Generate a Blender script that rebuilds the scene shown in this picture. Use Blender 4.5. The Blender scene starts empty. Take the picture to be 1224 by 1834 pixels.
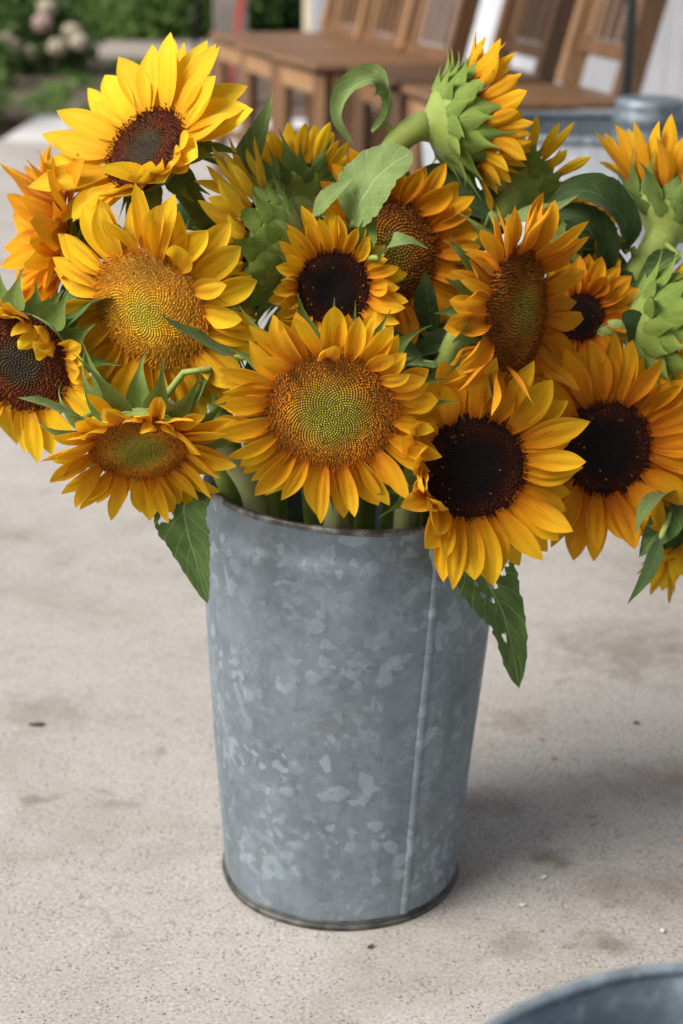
import bpy, math, random
import numpy as np
from mathutils import Vector, Matrix, Euler
R = math.radians
rng = np.random.default_rng(7)
random.seed(7)
sc = bpy.context.scene
COL = sc.collection

# ------------------------------------------------------------------ camera
W, H, F = 1224.0, 1834.0, 3100.0           # photograph size and focal length in its pixels
PITCH, ROLL = 19.2, 0.7
CAM = Vector((0.0, -1.36, 0.81))
cd = bpy.data.cameras.new('camera'); cam = bpy.data.objects.new('camera', cd); COL.objects.link(cam)
cd.sensor_fit = 'VERTICAL'; cd.sensor_height = 36.0; cd.sensor_width = 24.0
cd.lens = F / H * 36.0
cd.clip_start = 0.02; cd.clip_end = 2000
cam.matrix_world = Matrix.Translation(CAM) @ Matrix.Rotation(R(90 - PITCH), 4, 'X') @ Matrix.Rotation(R(ROLL), 4, 'Z')
cd.dof.use_dof = True; cd.dof.focus_distance = 1.20; cd.dof.aperture_fstop = 6.5
sc.camera = cam
MW = cam.matrix_world.to_3x3()
RIGHT, UP, BACK = MW.col[0].normalized(), MW.col[1].normalized(), MW.col[2].normalized()

# ------------------------------------------------------------------ light
SUN_EL, SUN_AZ = 44.0, -60.0               # azimuth from -y (the camera's side), negative = from the left
sdir = Vector((math.sin(R(SUN_AZ)) * math.cos(R(SUN_EL)), -math.cos(R(SUN_AZ)) * math.cos(R(SUN_EL)), math.sin(R(SUN_EL))))
wd = bpy.data.worlds.new('World'); sc.world = wd; wd.use_nodes = True
nt = wd.node_tree; nt.nodes.clear()
sky = nt.nodes.new('ShaderNodeTexSky'); sky.sky_type = 'NISHITA'; sky.sun_disc = False
sky.sun_elevation = R(SUN_EL); sky.sun_rotation = math.atan2(sdir.x, sdir.y)
sky.air_density = 0.85; sky.dust_density = 6.0; sky.ozone_density = 0.9
bg = nt.nodes.new('ShaderNodeBackground'); bg.inputs['Strength'].default_value = 0.05
wo = nt.nodes.new('ShaderNodeOutputWorld')
nt.links.new(sky.outputs[0], bg.inputs[0]); nt.links.new(bg.outputs[0], wo.inputs[0])
sl = bpy.data.lights.new('sun', 'SUN'); sl.energy = 1.5; sl.angle = R(38); sl.color = (1.0, 0.97, 0.925)
so = bpy.data.objects.new('sun', sl); COL.objects.link(so)
so.rotation_euler = sdir.to_track_quat('Z', 'Y').to_euler(); so.location = (-3, -3, 4)
vs = sc.view_settings
vs.view_transform = 'Standard'; vs.look = 'None'; vs.exposure = 1.36; vs.gamma = 1.0; vs.use_curve_mapping = False

# ------------------------------------------------------------------ helpers
def ray(px, py):
    return (RIGHT * ((px - W / 2) / F) + UP * ((H / 2 - py) / F) - BACK)
def at_y(px, py, y):                       # the point where the pixel's ray meets the upright plane y
    d = ray(px, py); return CAM + d * ((y - CAM.y) / d.y)
def at_z(px, py, z=0.0):                   # ... or the level plane z
    d = ray(px, py); return CAM + d * ((z - CAM.z) / d.z)
def scale_at(p):                           # metres for one pixel of the photograph at a point
    return (p - CAM).dot(-BACK) / F

def mesh(name, v, f, mat=None, parent=None, uv=None, col=None, smooth=True, loc=None):
    me = bpy.data.meshes.new(name)
    v = np.asarray(v, dtype=np.float32)
    me.from_pydata(v.tolist() if False else [tuple(map(float, q)) for q in v], [], f if isinstance(f, list) else f.tolist())
    if smooth: me.polygons.foreach_set('use_smooth', [True] * len(me.polygons))
    if uv is not None:
        a = me.attributes.new('st', 'FLOAT_VECTOR', 'POINT')
        a.data.foreach_set('vector', np.asarray(uv, dtype=np.float32).ravel())
    if col is not None:
        a = me.attributes.new('tint', 'FLOAT_COLOR', 'POINT')
        a.data.foreach_set('color', np.asarray(col, dtype=np.float32).ravel())
    if mat is not None: me.materials.append(mat)
    me.update()
    o = bpy.data.objects.new(name, me); COL.objects.link(o)
    if parent is not None: o.parent = parent
    if loc is not None: o.location = loc
    return o
def empty(name, loc, label=None, cat=None, group=None):
    o = bpy.data.objects.new(name, None); COL.objects.link(o); o.location = loc; o.empty_display_size = 0.05
    tag(o, label, cat, group); return o
def tag(o, label=None, cat=None, group=None, kind=None):
    if label: o['label'] = label
    if cat: o['category'] = cat
    if group: o['group'] = group
    if kind: o['kind'] = kind
    return o
def copy_tree(o, parent=None):
    c = o.copy(); COL.objects.link(c); c.parent = parent
    for ch in list(o.children): copy_tree(ch, c)
    return c
def grid_faces(nu, nv, wrap=False):
    f = []
    for j in range(nv - 1):
        for i in range(nu if wrap else nu - 1):
            k = (i + 1) % nu
            f.append((j * nu + i, j * nu + k, (j + 1) * nu + k, (j + 1) * nu + i))
    return f
class MB:
    def __init__(s): s.v = []; s.f = []
    def add(s, v, f):
        n = len(s.v); s.v += [tuple(q) for q in v]; s.f += [tuple(i + n for i in q) for q in f]; return s
    def box(s, c, d, rot=None, bev=0.0):
        hx, hy, hz = d[0] / 2, d[1] / 2, d[2] / 2
        b = min(bev, hx * .9, hy * .9, hz * .9)
        if b <= 0:
            v = [Vector((x * hx, y * hy, z * hz)) for x in (-1, 1) for y in (-1, 1) for z in (-1, 1)]
            f = [(0, 1, 3, 2), (4, 6, 7, 5), (0, 4, 5, 1), (2, 3, 7, 6), (0, 2, 6, 4), (1, 5, 7, 3)]
        else:
            v = []; f = []
            idx = {}
            for x in (-1, 1):
                for y in (-1, 1):
                    for z in (-1, 1):
                        for k in range(3):
                            p = [x * (hx - b), y * (hy - b), z * (hz - b)]
                            p[k] = (x * hx, y * hy, z * hz)[k]
                            idx[(x, y, z, k)] = len(v); v.append(Vector(p))
            for k in range(3):
                a, c2 = [q for q in range(3) if q != k]
                for s1 in (-1, 1):
                    q = []
                    for (u, w) in ((-1, -1), (1, -1), (1, 1), (-1, 1)):
                        p = [0, 0, 0]; p[k] = s1; p[a] = u; p[c2] = w
                        q.append(idx[(p[0], p[1], p[2], k)])
                    f.append(tuple(q))
            for k in range(3):
                a, c2 = [q for q in range(3) if q != k]
                for u in (-1, 1):
                    for w in (-1, 1):
                        def I(sk, kk):
                            p = [0, 0, 0]; p[k] = sk; p[a] = u; p[c2] = w
                            return idx[(p[0], p[1], p[2], kk)]
                        f.append((I(-1, a), I(1, a), I(1, c2), I(-1, c2)))
            for x in (-1, 1):
                for y in (-1, 1):
                    for z in (-1, 1):
                        f.append(tuple(idx[(x, y, z, k)] for k in range(3)))
        if rot is not None: v = [rot @ p for p in v]
        return s.add([p + Vector(c) for p in v], f)
    def beam(s, a, b, w, t, up=(0, 0, 1), bev=0.002):          # a bar from a to b
        a, b = Vector(a), Vector(b); z = (b - a).normalized()
        x = Vector(up).cross(z)
        if x.length < 1e-4: x = Vector((1, 0, 0)).cross(z)
        x.normalize(); y = z.cross(x)
        return s.box((a + b) / 2, (w, t, (b - a).length), Matrix((x, y, z)).transposed(), bev)
    def tube(s, pts, rad, n=8, cap=True):
        v, f = tube_geo(pts, rad, n, cap); return s.add(v, f)
    def build(s, name, mat, parent=None, smooth=False, loc=None): return mesh(name, s.v, s.f, mat, parent, smooth=smooth, loc=loc)
def tube_geo(pts, rad, n=8, cap=True):
    pts = [Vector(p) for p in pts]; m = len(pts)
    rad = [rad] * m if isinstance(rad, (int, float)) else list(rad)
    v = []; ref = None
    for i, p in enumerate(pts):
        t = (pts[min(i + 1, m - 1)] - pts[max(i - 1, 0)]).normalized()
        if ref is None:
            ref = Vector((0, 0, 1)) if abs(t.z) < .9 else Vector((1, 0, 0))
        x = (ref - t * ref.dot(t)).normalized(); y = t.cross(x); ref = x
        for k in range(n):
            a = 2 * math.pi * k / n; v.append(p + (x * math.cos(a) + y * math.sin(a)) * rad[i])
    f = grid_faces(n, m, True)
    if cap: f += [tuple(reversed(range(n))), tuple(range((m - 1) * n, m * n))]
    return v, f
def lathe(profile, n=64, wob=None):
    v = []
    for (r, z) in profile:
        for k in range(n):
            a = 2 * math.pi * k / n
            rr = r * (1 + (wob(a, z) if wob else 0))
            v.append((rr * math.cos(a), rr * math.sin(a), z))
    return v, grid_faces(n, len(profile), True)
def catmull(pts, n):
    P = [Vector(p) for p in pts]; P = [P[0] * 2 - P[1]] + P + [P[-1] * 2 - P[-2]]
    out = []; m = len(P) - 3
    for i in range(n):
        u = i / (n - 1) * m; k = min(int(u), m - 1); t = u - k
        a, b, c, d = P[k:k + 4]
        out.append(.5 * ((2 * b) + (c - a) * t + (2 * a - 5 * b + 4 * c - d) * t * t + (3 * b - a - 3 * c + d) * t ** 3))
    return out
def hermite(p0, t0, p1, t1, n):
    out = []
    for i in range(n):
        t = i / (n - 1); a = 2 * t ** 3 - 3 * t * t + 1; b = t ** 3 - 2 * t * t + t; c = -2 * t ** 3 + 3 * t * t; d = t ** 3 - t * t
        out.append(p0 * a + t0 * b + p1 * c + t1 * d)
    return out

# ------------------------------------------------------------------ materials
class NM:
    def __init__(s, name):
        s.m = bpy.data.materials.new(name); s.m.use_nodes = True; s.t = s.m.node_tree; s.t.nodes.clear()
        s.out = s.n('ShaderNodeOutputMaterial'); s.b = s.n('ShaderNodeBsdfPrincipled'); s.l(s.b.outputs[0], s.out.inputs[0])
    def n(s, t, **k):
        o = s.t.nodes.new(t)
        for a, b in k.items(): setattr(o, a, b)
        return o
    def l(s, a, b): s.t.links.new(a, b)
    def set(s, **k):
        for a, b in k.items():
            i = s.b.inputs[a.replace('_', ' ')]
            if hasattr(b, 'type') and hasattr(b, 'node'): s.l(b, i)
            else: i.default_value = b if not (isinstance(b, tuple) and len(b) == 3) else (*b, 1)
        return s
    def obj(s):
        return s.n('ShaderNodeTexCoord').outputs['Object']
    def geo(s): return s.n('ShaderNodeNewGeometry').outputs['Position']
    def attr(s, name): return s.n('ShaderNodeAttribute', attribute_name=name)
    def map(s, v, sc_=(1, 1, 1), loc=(0, 0, 0), rot=(0, 0, 0)):
        m = s.n('ShaderNodeMapping'); s.l(v, m.inputs[0])
        m.inputs['Scale'].default_value = sc_; m.inputs['Location'].default_value = loc; m.inputs['Rotation'].default_value = rot
        return m.outputs[0]
    def noise(s, v, scale, detail=4, rough=.55, dist=0.0):
        m = s.n('ShaderNodeTexNoise'); s.l(v, m.inputs['Vector'])
        m.inputs['Scale'].default_value = scale; m.inputs['Detail'].default_value = detail
        m.inputs['Roughness'].default_value = rough; m.inputs['Distortion'].default_value = dist
        return m.outputs['Fac']
    def vor(s, v, scale, out='Color', rnd=1.0, feature='F1'):
        m = s.n('ShaderNodeTexVoronoi', feature=feature); s.l(v, m.inputs['Vector']); m.inputs['Scale'].default_value = scale
        m.inputs['Randomness'].default_value = rnd
        return m.outputs[out]
    def ramp(s, x, pts, interp='LINEAR'):
        m = s.n('ShaderNodeValToRGB'); s.l(x, m.inputs[0]); e = m.color_ramp.elements; m.color_ramp.interpolation = interp
        while len(e) < len(pts): e.new(.5)
        for q, (p, c) in zip(e, pts):
            q.position = p; q.color = (c, c, c, 1) if isinstance(c, (int, float)) else (*c, 1)
        return m.outputs[0]
    def math(s, op, a, b=None, c=None, clamp=False):
        m = s.n('ShaderNodeMath', operation=op, use_clamp=clamp)
        for i, x in enumerate((a, b, c)):
            if x is None: continue
            if isinstance(x, (int, float)): m.inputs[i].default_value = x
            else: s.l(x, m.inputs[i])
        return m.outputs[0]
    def mix(s, fac, a, b, mode='MIX'):
        m = s.n('ShaderNodeMix', data_type='RGBA', blend_type=mode)
        for i, x in ((0, fac), (6, a), (7, b)):
            if isinstance(x, (int, float)): m.inputs[i].default_value = x
            elif isinstance(x, tuple): m.inputs[i].default_value = (*x, 1)
            else: s.l(x, m.inputs[i])
        return m.outputs[2]
    def bump(s, h, strength=.3, dist=.01):
        m = s.n('ShaderNodeBump'); s.l(h, m.inputs['Height']); m.inputs['Strength'].default_value = strength; m.inputs['Distance'].default_value = dist
        s.l(m.outputs[0], s.b.inputs['Normal']); return s
    def translucent(s, color, fac):
        t = s.n('ShaderNodeBsdfTranslucent'); mx = s.n('ShaderNodeMixShader')
        if isinstance(color, tuple): t.inputs[0].default_value = (*color, 1)
        else: s.l(color, t.inputs[0])
        mx.inputs[0].default_value = fac
        s.l(s.b.outputs[0], mx.inputs[1]); s.l(t.outputs[0], mx.inputs[2]); s.l(mx.outputs[0], s.out.inputs[0]); return s
    def rand(s): return s.n('ShaderNodeObjectInfo').outputs['Random']

def petal_mat(name, tip, mid, base):
    m = NM(name); a = m.attr('st').outputs['Vector']
    sp = m.n('ShaderNodeSeparateXYZ'); m.l(a, sp.inputs[0]); t, s = sp.outputs[0], sp.outputs[1]
    nz = m.noise(m.map(a, (3, 1.2, 1)), 2.2, 3)
    s2 = m.math('ADD', s, m.math('MULTIPLY', m.math('SUBTRACT', nz, .5), .25))
    c = m.ramp(s2, [(0, base), (.3, mid), (.75, tip)])
    # fine veins running along the petal
    vein = m.noise(m.map(a, (10, .45, 1)), 2.6, 3, .55)
    c = m.mix(m.ramp(vein, [(.42, 0.0), (.60, .55)]), c, m.mix(.6, c, base))
    hs = m.n('ShaderNodeHueSaturation'); m.l(c, hs.inputs['Color'])
    m.l(m.math('ADD', .492, m.math('MULTIPLY', m.rand(), .014)), hs.inputs['Hue'])
    m.l(m.math('ADD', .9, m.math('MULTIPLY', m.rand(), .16)), hs.inputs['Value'])
    c = hs.outputs[0]
    m.set(Base_Color=c, Roughness=.62, Specular_IOR_Level=.14, Sheen_Weight=.05)
    m.bump(vein, .6, .0014)
    m.translucent(c, .32)
    return m.m
P_YEL = petal_mat('petal_yellow', (.93, .64, .020), (.91, .54, .012), (.74, .27, .006))
P_GOLD = petal_mat('petal_golden', (.93, .58, .016), (.90, .46, .010), (.66, .18, .004))
P_ORG = petal_mat('petal_orange', (.88, .45, .012), (.82, .33, .008), (.55, .13, .004))
P_LEMON = petal_mat('petal_lemon', (.94, .70, .035), (.92, .60, .02), (.78, .36, .01))

def leaf_mat(name, c1, c2, vein_c, tr=.22):
    m = NM(name); a = m.attr('st').outputs['Vector']
    sp = m.n('ShaderNodeSeparateXYZ'); m.l(a, sp.inputs[0]); t, s = sp.outputs[0], sp.outputs[1]
    at = m.math('ABSOLUTE', t)
    nz = m.noise(m.obj(), 60, 4)
    c = m.mix(m.ramp(nz, [(.35, 0.0), (.65, 1.0)]), c1, c2)
    mid = m.ramp(at, [(.02, 1.0), (.055, 0.0)])
    ph = m.math('FRACT', m.math('ADD', m.math('MULTIPLY', m.math('SUBTRACT', s, m.math('MULTIPLY', at, .22)), 7.0), m.math('MULTIPLY', nz, .12)))
    side = m.ramp(m.math('ABSOLUTE', m.math('SUBTRACT', ph, .5)), [(.018, .75), (.05, 0.0)])
    vv = m.math('MAXIMUM', mid, side)
    fine = m.vor(m.map(a, (9, 22, 1)), 1.0, 'Distance', feature='DISTANCE_TO_EDGE')
    c = m.mix(m.math('MULTIPLY', vv, .75), c, vein_c)
    m.set(Base_Color=c, Roughness=.62, Specular_IOR_Level=.3, Sheen_Weight=.08, Sheen_Roughness=.5)
    h = m.math('SUBTRACT', m.math('MULTIPLY', m.ramp(fine, [(0, 0.0), (.25, 1.0)]), .4), vv)
    m.bump(h, .45, .0012); m.translucent(c, tr)
    return m.m
LEAF = leaf_mat('leaf_green', (.070, .135, .030), (.105, .185, .045), (.26, .36, .14))
LEAF_PALE = leaf_mat('leaf_pale', (.17, .26, .075), (.23, .33, .105), (.34, .44, .20))
LEAF_DARK = leaf_mat('leaf_dark', (.040, .080, .022), (.060, .110, .030), (.12, .19, .06))
BRACT = leaf_mat('bract_green', (.125, .205, .038), (.20, .29, .062), (.22, .34, .10), .2)
BRACT_PALE = leaf_mat('bract_pale', (.19, .30, .045), (.28, .39, .070), (.30, .44, .14), .25)

def green_mat(name, c1, c2):
    m = NM(name); o = m.obj()
    n = m.noise(m.map(o, (1, 1, 1)), 45, 4); n2 = m.noise(o, 420, 2)
    m.set(Base_Color=m.mix(m.ramp(n, [(.3, 0.0), (.7, 1.0)]), c1, c2), Roughness=.6, Sheen_Weight=.2, Sheen_Roughness=.4, Specular_IOR_Level=.3,
          Subsurface_Weight=.1, Subsurface_Scale=.004)
    m.bump(n2, .5, .0008); return m.m
STEM = green_mat('stem_green', (.24, .33, .065), (.34, .43, .11))
STEM_CUT = green_mat('stem_old', (.32, .37, .14), (.46, .49, .24))
FUZZ = NM('stem_fuzz').set(Base_Color=(.55, .62, .42), Roughness=.8).translucent((.5, .6, .35), .5).m
fm = NM('disc_florets'); fm.set(Base_Color=fm.attr('tint').outputs['Color'], Roughness=.7, Specular_IOR_Level=.06); FLORET = fm.m
DISCB = {k: NM('disc_ground_' + k).set(Base_Color=c_, Roughness=.8).m for k, c_ in dict(green=(.20, .10, .012), lime=(.34, .19, .016), dark=(.003, .002, .0015), brown=(.022, .008, .004), rust=(.15, .052, .008)).items()}

def zinc(name, light=(.40, .44, .47), dark=(.215, .245, .265), warm=0.25, metal=.35):
    m = NM(name); o = m.obj()
    w = m.n('ShaderNodeVectorMath', operation='ADD')
    nv = m.n('ShaderNodeTexNoise'); m.l(o, nv.inputs['Vector']); nv.inputs['Scale'].default_value = 55; nv.inputs['Detail'].default_value = 4
    sv = m.n('ShaderNodeVectorMath', operation='SCALE'); m.l(nv.outputs['Color'], sv.inputs[0]); sv.inputs['Scale'].default_value = .008
    m.l(o, w.inputs[0]); m.l(sv.outputs[0], w.inputs[1]); o2 = w.outputs[0]
    def cell(scale, lo, hi):
        c = m.vor(o2, scale, 'Color'); x = m.n('ShaderNodeSeparateColor'); m.l(c, x.inputs[0])
        return m.ramp(x.outputs[0], [(lo, 0.0), (hi, 1.0)])
    big = m.noise(o, 7, 5, .6, .4)
    base = m.mix(m.ramp(big, [(.3, 0.0), (.7, 1.0)]), dark, light)
    mid = m.noise(o2, 28, 4, .6)
    base = m.mix(m.ramp(mid, [(.4, 0.0), (.75, .3)]), base, tuple(q * 1.25 for q in light))
    for sc2, am in ((75, .12), (150, .15)):
        tone = m.n('ShaderNodeSeparateColor'); m.l(m.vor(o2, sc2, 'Color'), tone.inputs[0])
        base = m.mix(m.math('MULTIPLY', m.ramp(tone.outputs[1], [(.2, 0.0), (1.0, 1.0)]), am), base, tuple(q * 1.55 for q in light))
        base = m.mix(m.math('MULTIPLY', m.ramp(tone.outputs[2], [(.4, 0.0), (1.0, 1.0)]), am), base, tuple(q * .8 for q in dark))
    f1 = m.math('MULTIPLY', cell(92, .85, .87), m.ramp(m.noise(o, 13, 3), [(.40, .0), (.62, .62)]))
    f2 = m.math('MULTIPLY', cell(160, .84, .86), m.ramp(m.noise(o, 17, 3), [(.40, .0), (.6, .6)]))
    hi = tuple(min(1, q * 1.5) for q in light)
    c = m.mix(f1, base, hi); c = m.mix(f2, c, hi)
    streak = m.noise(m.map(o, (1, 1, .12)), 60, 3)
    c = m.mix(m.ramp(streak, [(.52, 0.0), (.75, .35)]), c, tuple(q * .62 for q in dark))
    scr = m.noise(o, 190, 3, .7)
    c = m.mix(m.ramp(scr, [(.62, 0.0), (.72, .5)]), c, tuple(q * .5 for q in dark))
    rust = m.math('MULTIPLY', m.ramp(m.noise(o, 21, 4), [(.6, 0.0), (.74, 1.0)]), warm)
    c = m.mix(rust, c, (.20, .15, .09))
    rg = m.math('ADD', .40, m.math('MULTIPLY', m.math('ADD', mid, m.math('MULTIPLY', f1, -.3)), .22))
    m.set(Base_Color=c, Metallic=metal, Roughness=rg, Specular_IOR_Level=.4)
    m.bump(m.math('ADD', big, m.math('MULTIPLY', mid, .3)), .12, .004)
    return m.m
ZINC = zinc('galvanized_zinc', (.275, .338, .392), (.150, .187, .218), .25, .55)
ZINC_PALE = zinc('galvanized_pale', (.56, .61, .67), (.38, .43, .48), .05, .3)
ZINC_SHADE_IN = zinc('galvanized_shaded_inside', (.19, .235, .27), (.11, .14, .165), .05, .3)  # darker zinc, the shade inside the tub put into its colour
ZINC_BLUE = zinc('galvanized_blue', (.27, .33, .38), (.15, .19, .225), .05, .3)
rm = NM('worn_rim'); o_ = rm.obj(); nn = rm.noise(o_, 55, 4, .65)
rm.set(Base_Color=rm.ramp(nn, [(.3, (.05, .044, .042)), (.48, (.13, .115, .105)), (.62, (.32, .32, .32))]), Metallic=.5, Roughness=.45).bump(nn, .3, .002); RIM = rm.m
bm_ = NM('dirty_base'); nn = bm_.noise(bm_.obj(), 70, 3)
bm_.set(Base_Color=bm_.ramp(nn, [(.35, (.035, .035, .032)), (.7, (.15, .145, .13))]), Metallic=.3, Roughness=.6); BASEM = bm_.m

def concrete(name, c1, c2, stain=True, speck=1.0):
    m = NM(name); g = m.geo()
    n1 = m.noise(g, 2.2, 5, .6, .3); n2 = m.noise(g, 14, 4, .6); n3 = m.noise(g, 300, 3, .65); n4 = m.noise(g, 520, 2, .6)
    c = m.mix(m.ramp(n1, [(.3, 0.0), (.7, 1.0)]), c1, c2)
    c = m.mix(m.ramp(n2, [(.4, 0.0), (.75, .32)]), c, tuple(q * .72 for q in c1))
    c = m.mix(m.ramp(n3, [(.3, .55 * speck), (.46, 0.0)]), c, (.10, .085, .07))
    c = m.mix(m.ramp(n3, [(.55, 0.0), (.72, .5 * speck)]), c, (.74, .70, .64))
    pit = m.vor(g, 260, 'Distance'); pm = m.math('MULTIPLY', m.ramp(pit, [(.16, 1.0), (.30, 0.0)]), m.ramp(m.noise(g, 60, 2), [(.45, 0.0), (.58, .8 * speck)]))
    c = m.mix(pm, c, (.055, .045, .035))
    if stain:
        sx = m.n('ShaderNodeSeparateXYZ'); m.l(g, sx.inputs[0])
        st = m.noise(m.map(g, (1.6, 2.0, 1)), 2.1, 6, .66, .35)
        c = m.mix(m.ramp(st, [(.50, 0.0), (.72, .5)]), c, (.20, .165, .13))
        st2 = m.noise(m.map(g, (2, 2.2, 1), (3.1, .7, 0)), 6.5, 5, .65, .3)
        c = m.mix(m.ramp(st2, [(.63, 0.0), (.74, .55)]), c, (.135, .115, .09))
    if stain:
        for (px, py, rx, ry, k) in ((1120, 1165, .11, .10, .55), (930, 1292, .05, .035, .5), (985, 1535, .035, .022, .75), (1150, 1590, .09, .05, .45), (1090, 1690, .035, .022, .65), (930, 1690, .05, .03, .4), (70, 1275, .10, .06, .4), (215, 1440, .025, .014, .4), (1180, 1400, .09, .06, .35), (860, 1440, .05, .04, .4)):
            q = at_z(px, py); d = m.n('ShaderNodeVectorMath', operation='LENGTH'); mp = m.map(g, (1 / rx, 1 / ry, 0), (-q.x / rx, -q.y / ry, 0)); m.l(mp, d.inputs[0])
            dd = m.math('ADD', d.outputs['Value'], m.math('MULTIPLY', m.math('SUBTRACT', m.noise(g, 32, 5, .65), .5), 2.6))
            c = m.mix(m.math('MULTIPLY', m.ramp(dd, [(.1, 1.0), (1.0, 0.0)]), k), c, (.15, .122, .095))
    m.set(Base_Color=c, Roughness=.85, Specular_IOR_Level=.25)
    h = m.math('ADD', m.math('MULTIPLY', n3, .7), m.math('ADD', m.math('MULTIPLY', n2, 1.0), m.math('MULTIPLY', pm, -1.0)))
    m.bump(h, .35, .0016); return m.m
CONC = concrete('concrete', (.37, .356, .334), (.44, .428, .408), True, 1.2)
CONC_L = concrete('concrete_light', (.50, .50, .50), (.58, .58, .585), False, .5)

def wood(name, c1, c2):
    m = NM(name); o = m.obj()
    g = m.noise(m.map(o, (1, 1, .12)), 55, 5, .6, .8); g2 = m.noise(o, 6, 3)
    c = m.mix(m.ramp(g, [(.3, 0.0), (.7, 1.0)]), c1, c2)
    c = m.mix(m.ramp(g2, [(.35, 0.0), (.75, .5)]), c, tuple(q * .5 for q in c1))
    m.set(Base_Color=c, Roughness=.5, Specular_IOR_Level=.4); m.bump(g, .2, .002); return m.m
WOOD = wood('chair_wood', (.15, .078, .036), (.25, .138, .068))
WOOD_L = wood('chair_wood_light', (.29, .165, .08), (.42, .255, .135))
WOOD_D = wood('chair_wood_dark', (.07, .038, .02), (.13, .07, .037))
WOOD_G = wood('grey_post_wood', (.16, .14, .12), (.26, .23, .20))
def paint(name, c, rough=.5, v=.08, sc_=9):
    m = NM(name); n = m.noise(m.obj(), sc_, 4)
    m.set(Base_Color=m.mix(m.ramp(n, [(.3, 0.0), (.7, 1.0)]), tuple(q * (1 - v) for q in c), c), Roughness=rough); return m.m
WHITE = paint('white_siding', (.78, .82, .90), .45)
CREAM = paint('cream_paint', (.74, .68, .48), .5)
IRON = paint('dark_iron', (.035, .042, .045), .5, .2, 30)
RED = paint('red_paint', (.42, .035, .03), .45)
TEAL = paint('green_plastic', (.02, .22, .11), .4)
YELP = paint('yellow_plastic', (.72, .48, .04), .4)
def soil(name, c1, c2, c3):
    m = NM(name); g = m.geo(); n = m.noise(g, 3.0, 5, .65); n2 = m.noise(g, 26, 4, .7)
    c = m.mix(m.ramp(n, [(.4, 0.0), (.6, 1.0)]), c1, c2); c = m.mix(m.ramp(n2, [(.5, 0.0), (.75, .8)]), c, c3)
    m.set(Base_Color=c, Roughness=.9, Specular_IOR_Level=.1); m.bump(n2, .8, .03); return m.m
MULCH = soil('mulch', (.11, .082, .068), (.15, .115, .095), (.24, .20, .175))
GRAVEL = soil('gravel', (.34, .29, .25), (.40, .35, .31), (.46, .41, .37))
EARTH = soil('earth', (.05, .075, .025), (.075, .075, .04), (.10, .11, .05))
def foliage_mat(name, c1, c2):
    m = NM(name); a = m.attr('tint').outputs['Color']
    sp = m.n('ShaderNodeSeparateColor'); m.l(a, sp.inputs[0])
    c = m.mix(sp.outputs[0], c1, c2); m.set(Base_Color=c, Roughness=.55, Specular_IOR_Level=.3); m.translucent(c, .3); return m.m
FOL = foliage_mat('shrub_leaves', (.035, .075, .018), (.12, .22, .05))
FOL_D = foliage_mat('dark_leaves', (.016, .034, .012), (.045, .085, .022))
FOL_L = foliage_mat('bright_leaves', (.07, .14, .03), (.20, .33, .08))
BARK = wood('bark', (.06, .045, .035), (.11, .085, .065))
HEADC = paint('hydrangea_cream', (.55, .50, .36), .8, .35, 60)
HEADP = paint('hydrangea_pink', (.55, .40, .36), .8, .35, 60)

# ------------------------------------------------------------------ the setting: ground
def sheet(name, x0, x1, y0, y1, z, mat, n=1):
    v = [(x, y, z) for y in np.linspace(y0, y1, n + 1) for x in np.linspace(x0, x1, n + 1)]
    return tag(mesh(name, v, grid_faces(n + 1, n + 1), mat, smooth=False), kind='structure')
def slab(name, x0, x1, y0, y1, z0, z1, mat):
    b = MB(); b.box(((x0 + x1) / 2, (y0 + y1) / 2, (z0 + z1) / 2), (x1 - x0, y1 - y0, z1 - z0), None, .008)
    return tag(b.build(name, mat), kind='structure')
sheet('ground', -400, 400, -300, 600, -.12, EARTH)
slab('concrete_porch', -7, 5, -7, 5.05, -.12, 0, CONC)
slab('walkway', at_z(30, 232).x, 5, 5.065, 5.80, -.12, .004, CONC_L)
slab('garden_bed', -9, 4.0, 5.83, 8.86, -.14, -.01, MULCH)
slab('gravel_path', at_z(128, 92).x, 5.0, 8.90, 10.1, -.13, .006, GRAVEL)

# ------------------------------------------------------------------ house wall, corner post
UW = Vector((-.29, .957, 0)).normalized(); NW = Vector((-.957, -.29, 0)).normalized()
W0 = Vector((1.16, 2.66, 0))
wall = empty('house_wall', W0, 'white ribbed siding wall behind the row of wooden chairs', 'wall')
RW = Matrix((UW, -NW, Vector((0, 0, 1)))).transposed()          # local x along the wall, y into it
T0, T1 = -3.2, 4.25
b = MB(); b.box(Vector((0, 0, 0)) + UW * ((T0 + T1) / 2) - NW * .06 + Vector((0, 0, 1.3)), (T1 - T0, .09, 2.6), RW, .0); b.build('wall_core', WHITE, wall)
t = T0
bd = None; k = 0
proto_b = MB(); proto_b.box((0, 0, 1.3), (.104, .022, 2.56), None, .004)
while t < T1 - .1:
    if bd is None:
        bd = proto_b.build('siding_board', WHITE, wall); o = bd
    else:
        o = bd.copy(); COL.objects.link(o)
    o.parent = wall; o.rotation_euler = (0, 0, math.atan2(UW.y, UW.x)); o.location = UW * (t + .055)
    t += .112
pp = W0 + UW * 4.36
cp = empty('corner_post', pp, 'white and cream corner post at the end of the siding wall', 'post')
b = MB(); b.box((0, 0, 1.3), (.115, .15, 2.6), RW, .006); b.build('shaft', WHITE, cp)
b = MB(); b.box(Vector((0, 0, 1.3)) + UW * -.0 + NW * .082, (.095, .012, 2.56), RW, .002); b.build('cream_face', CREAM, cp)

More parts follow.
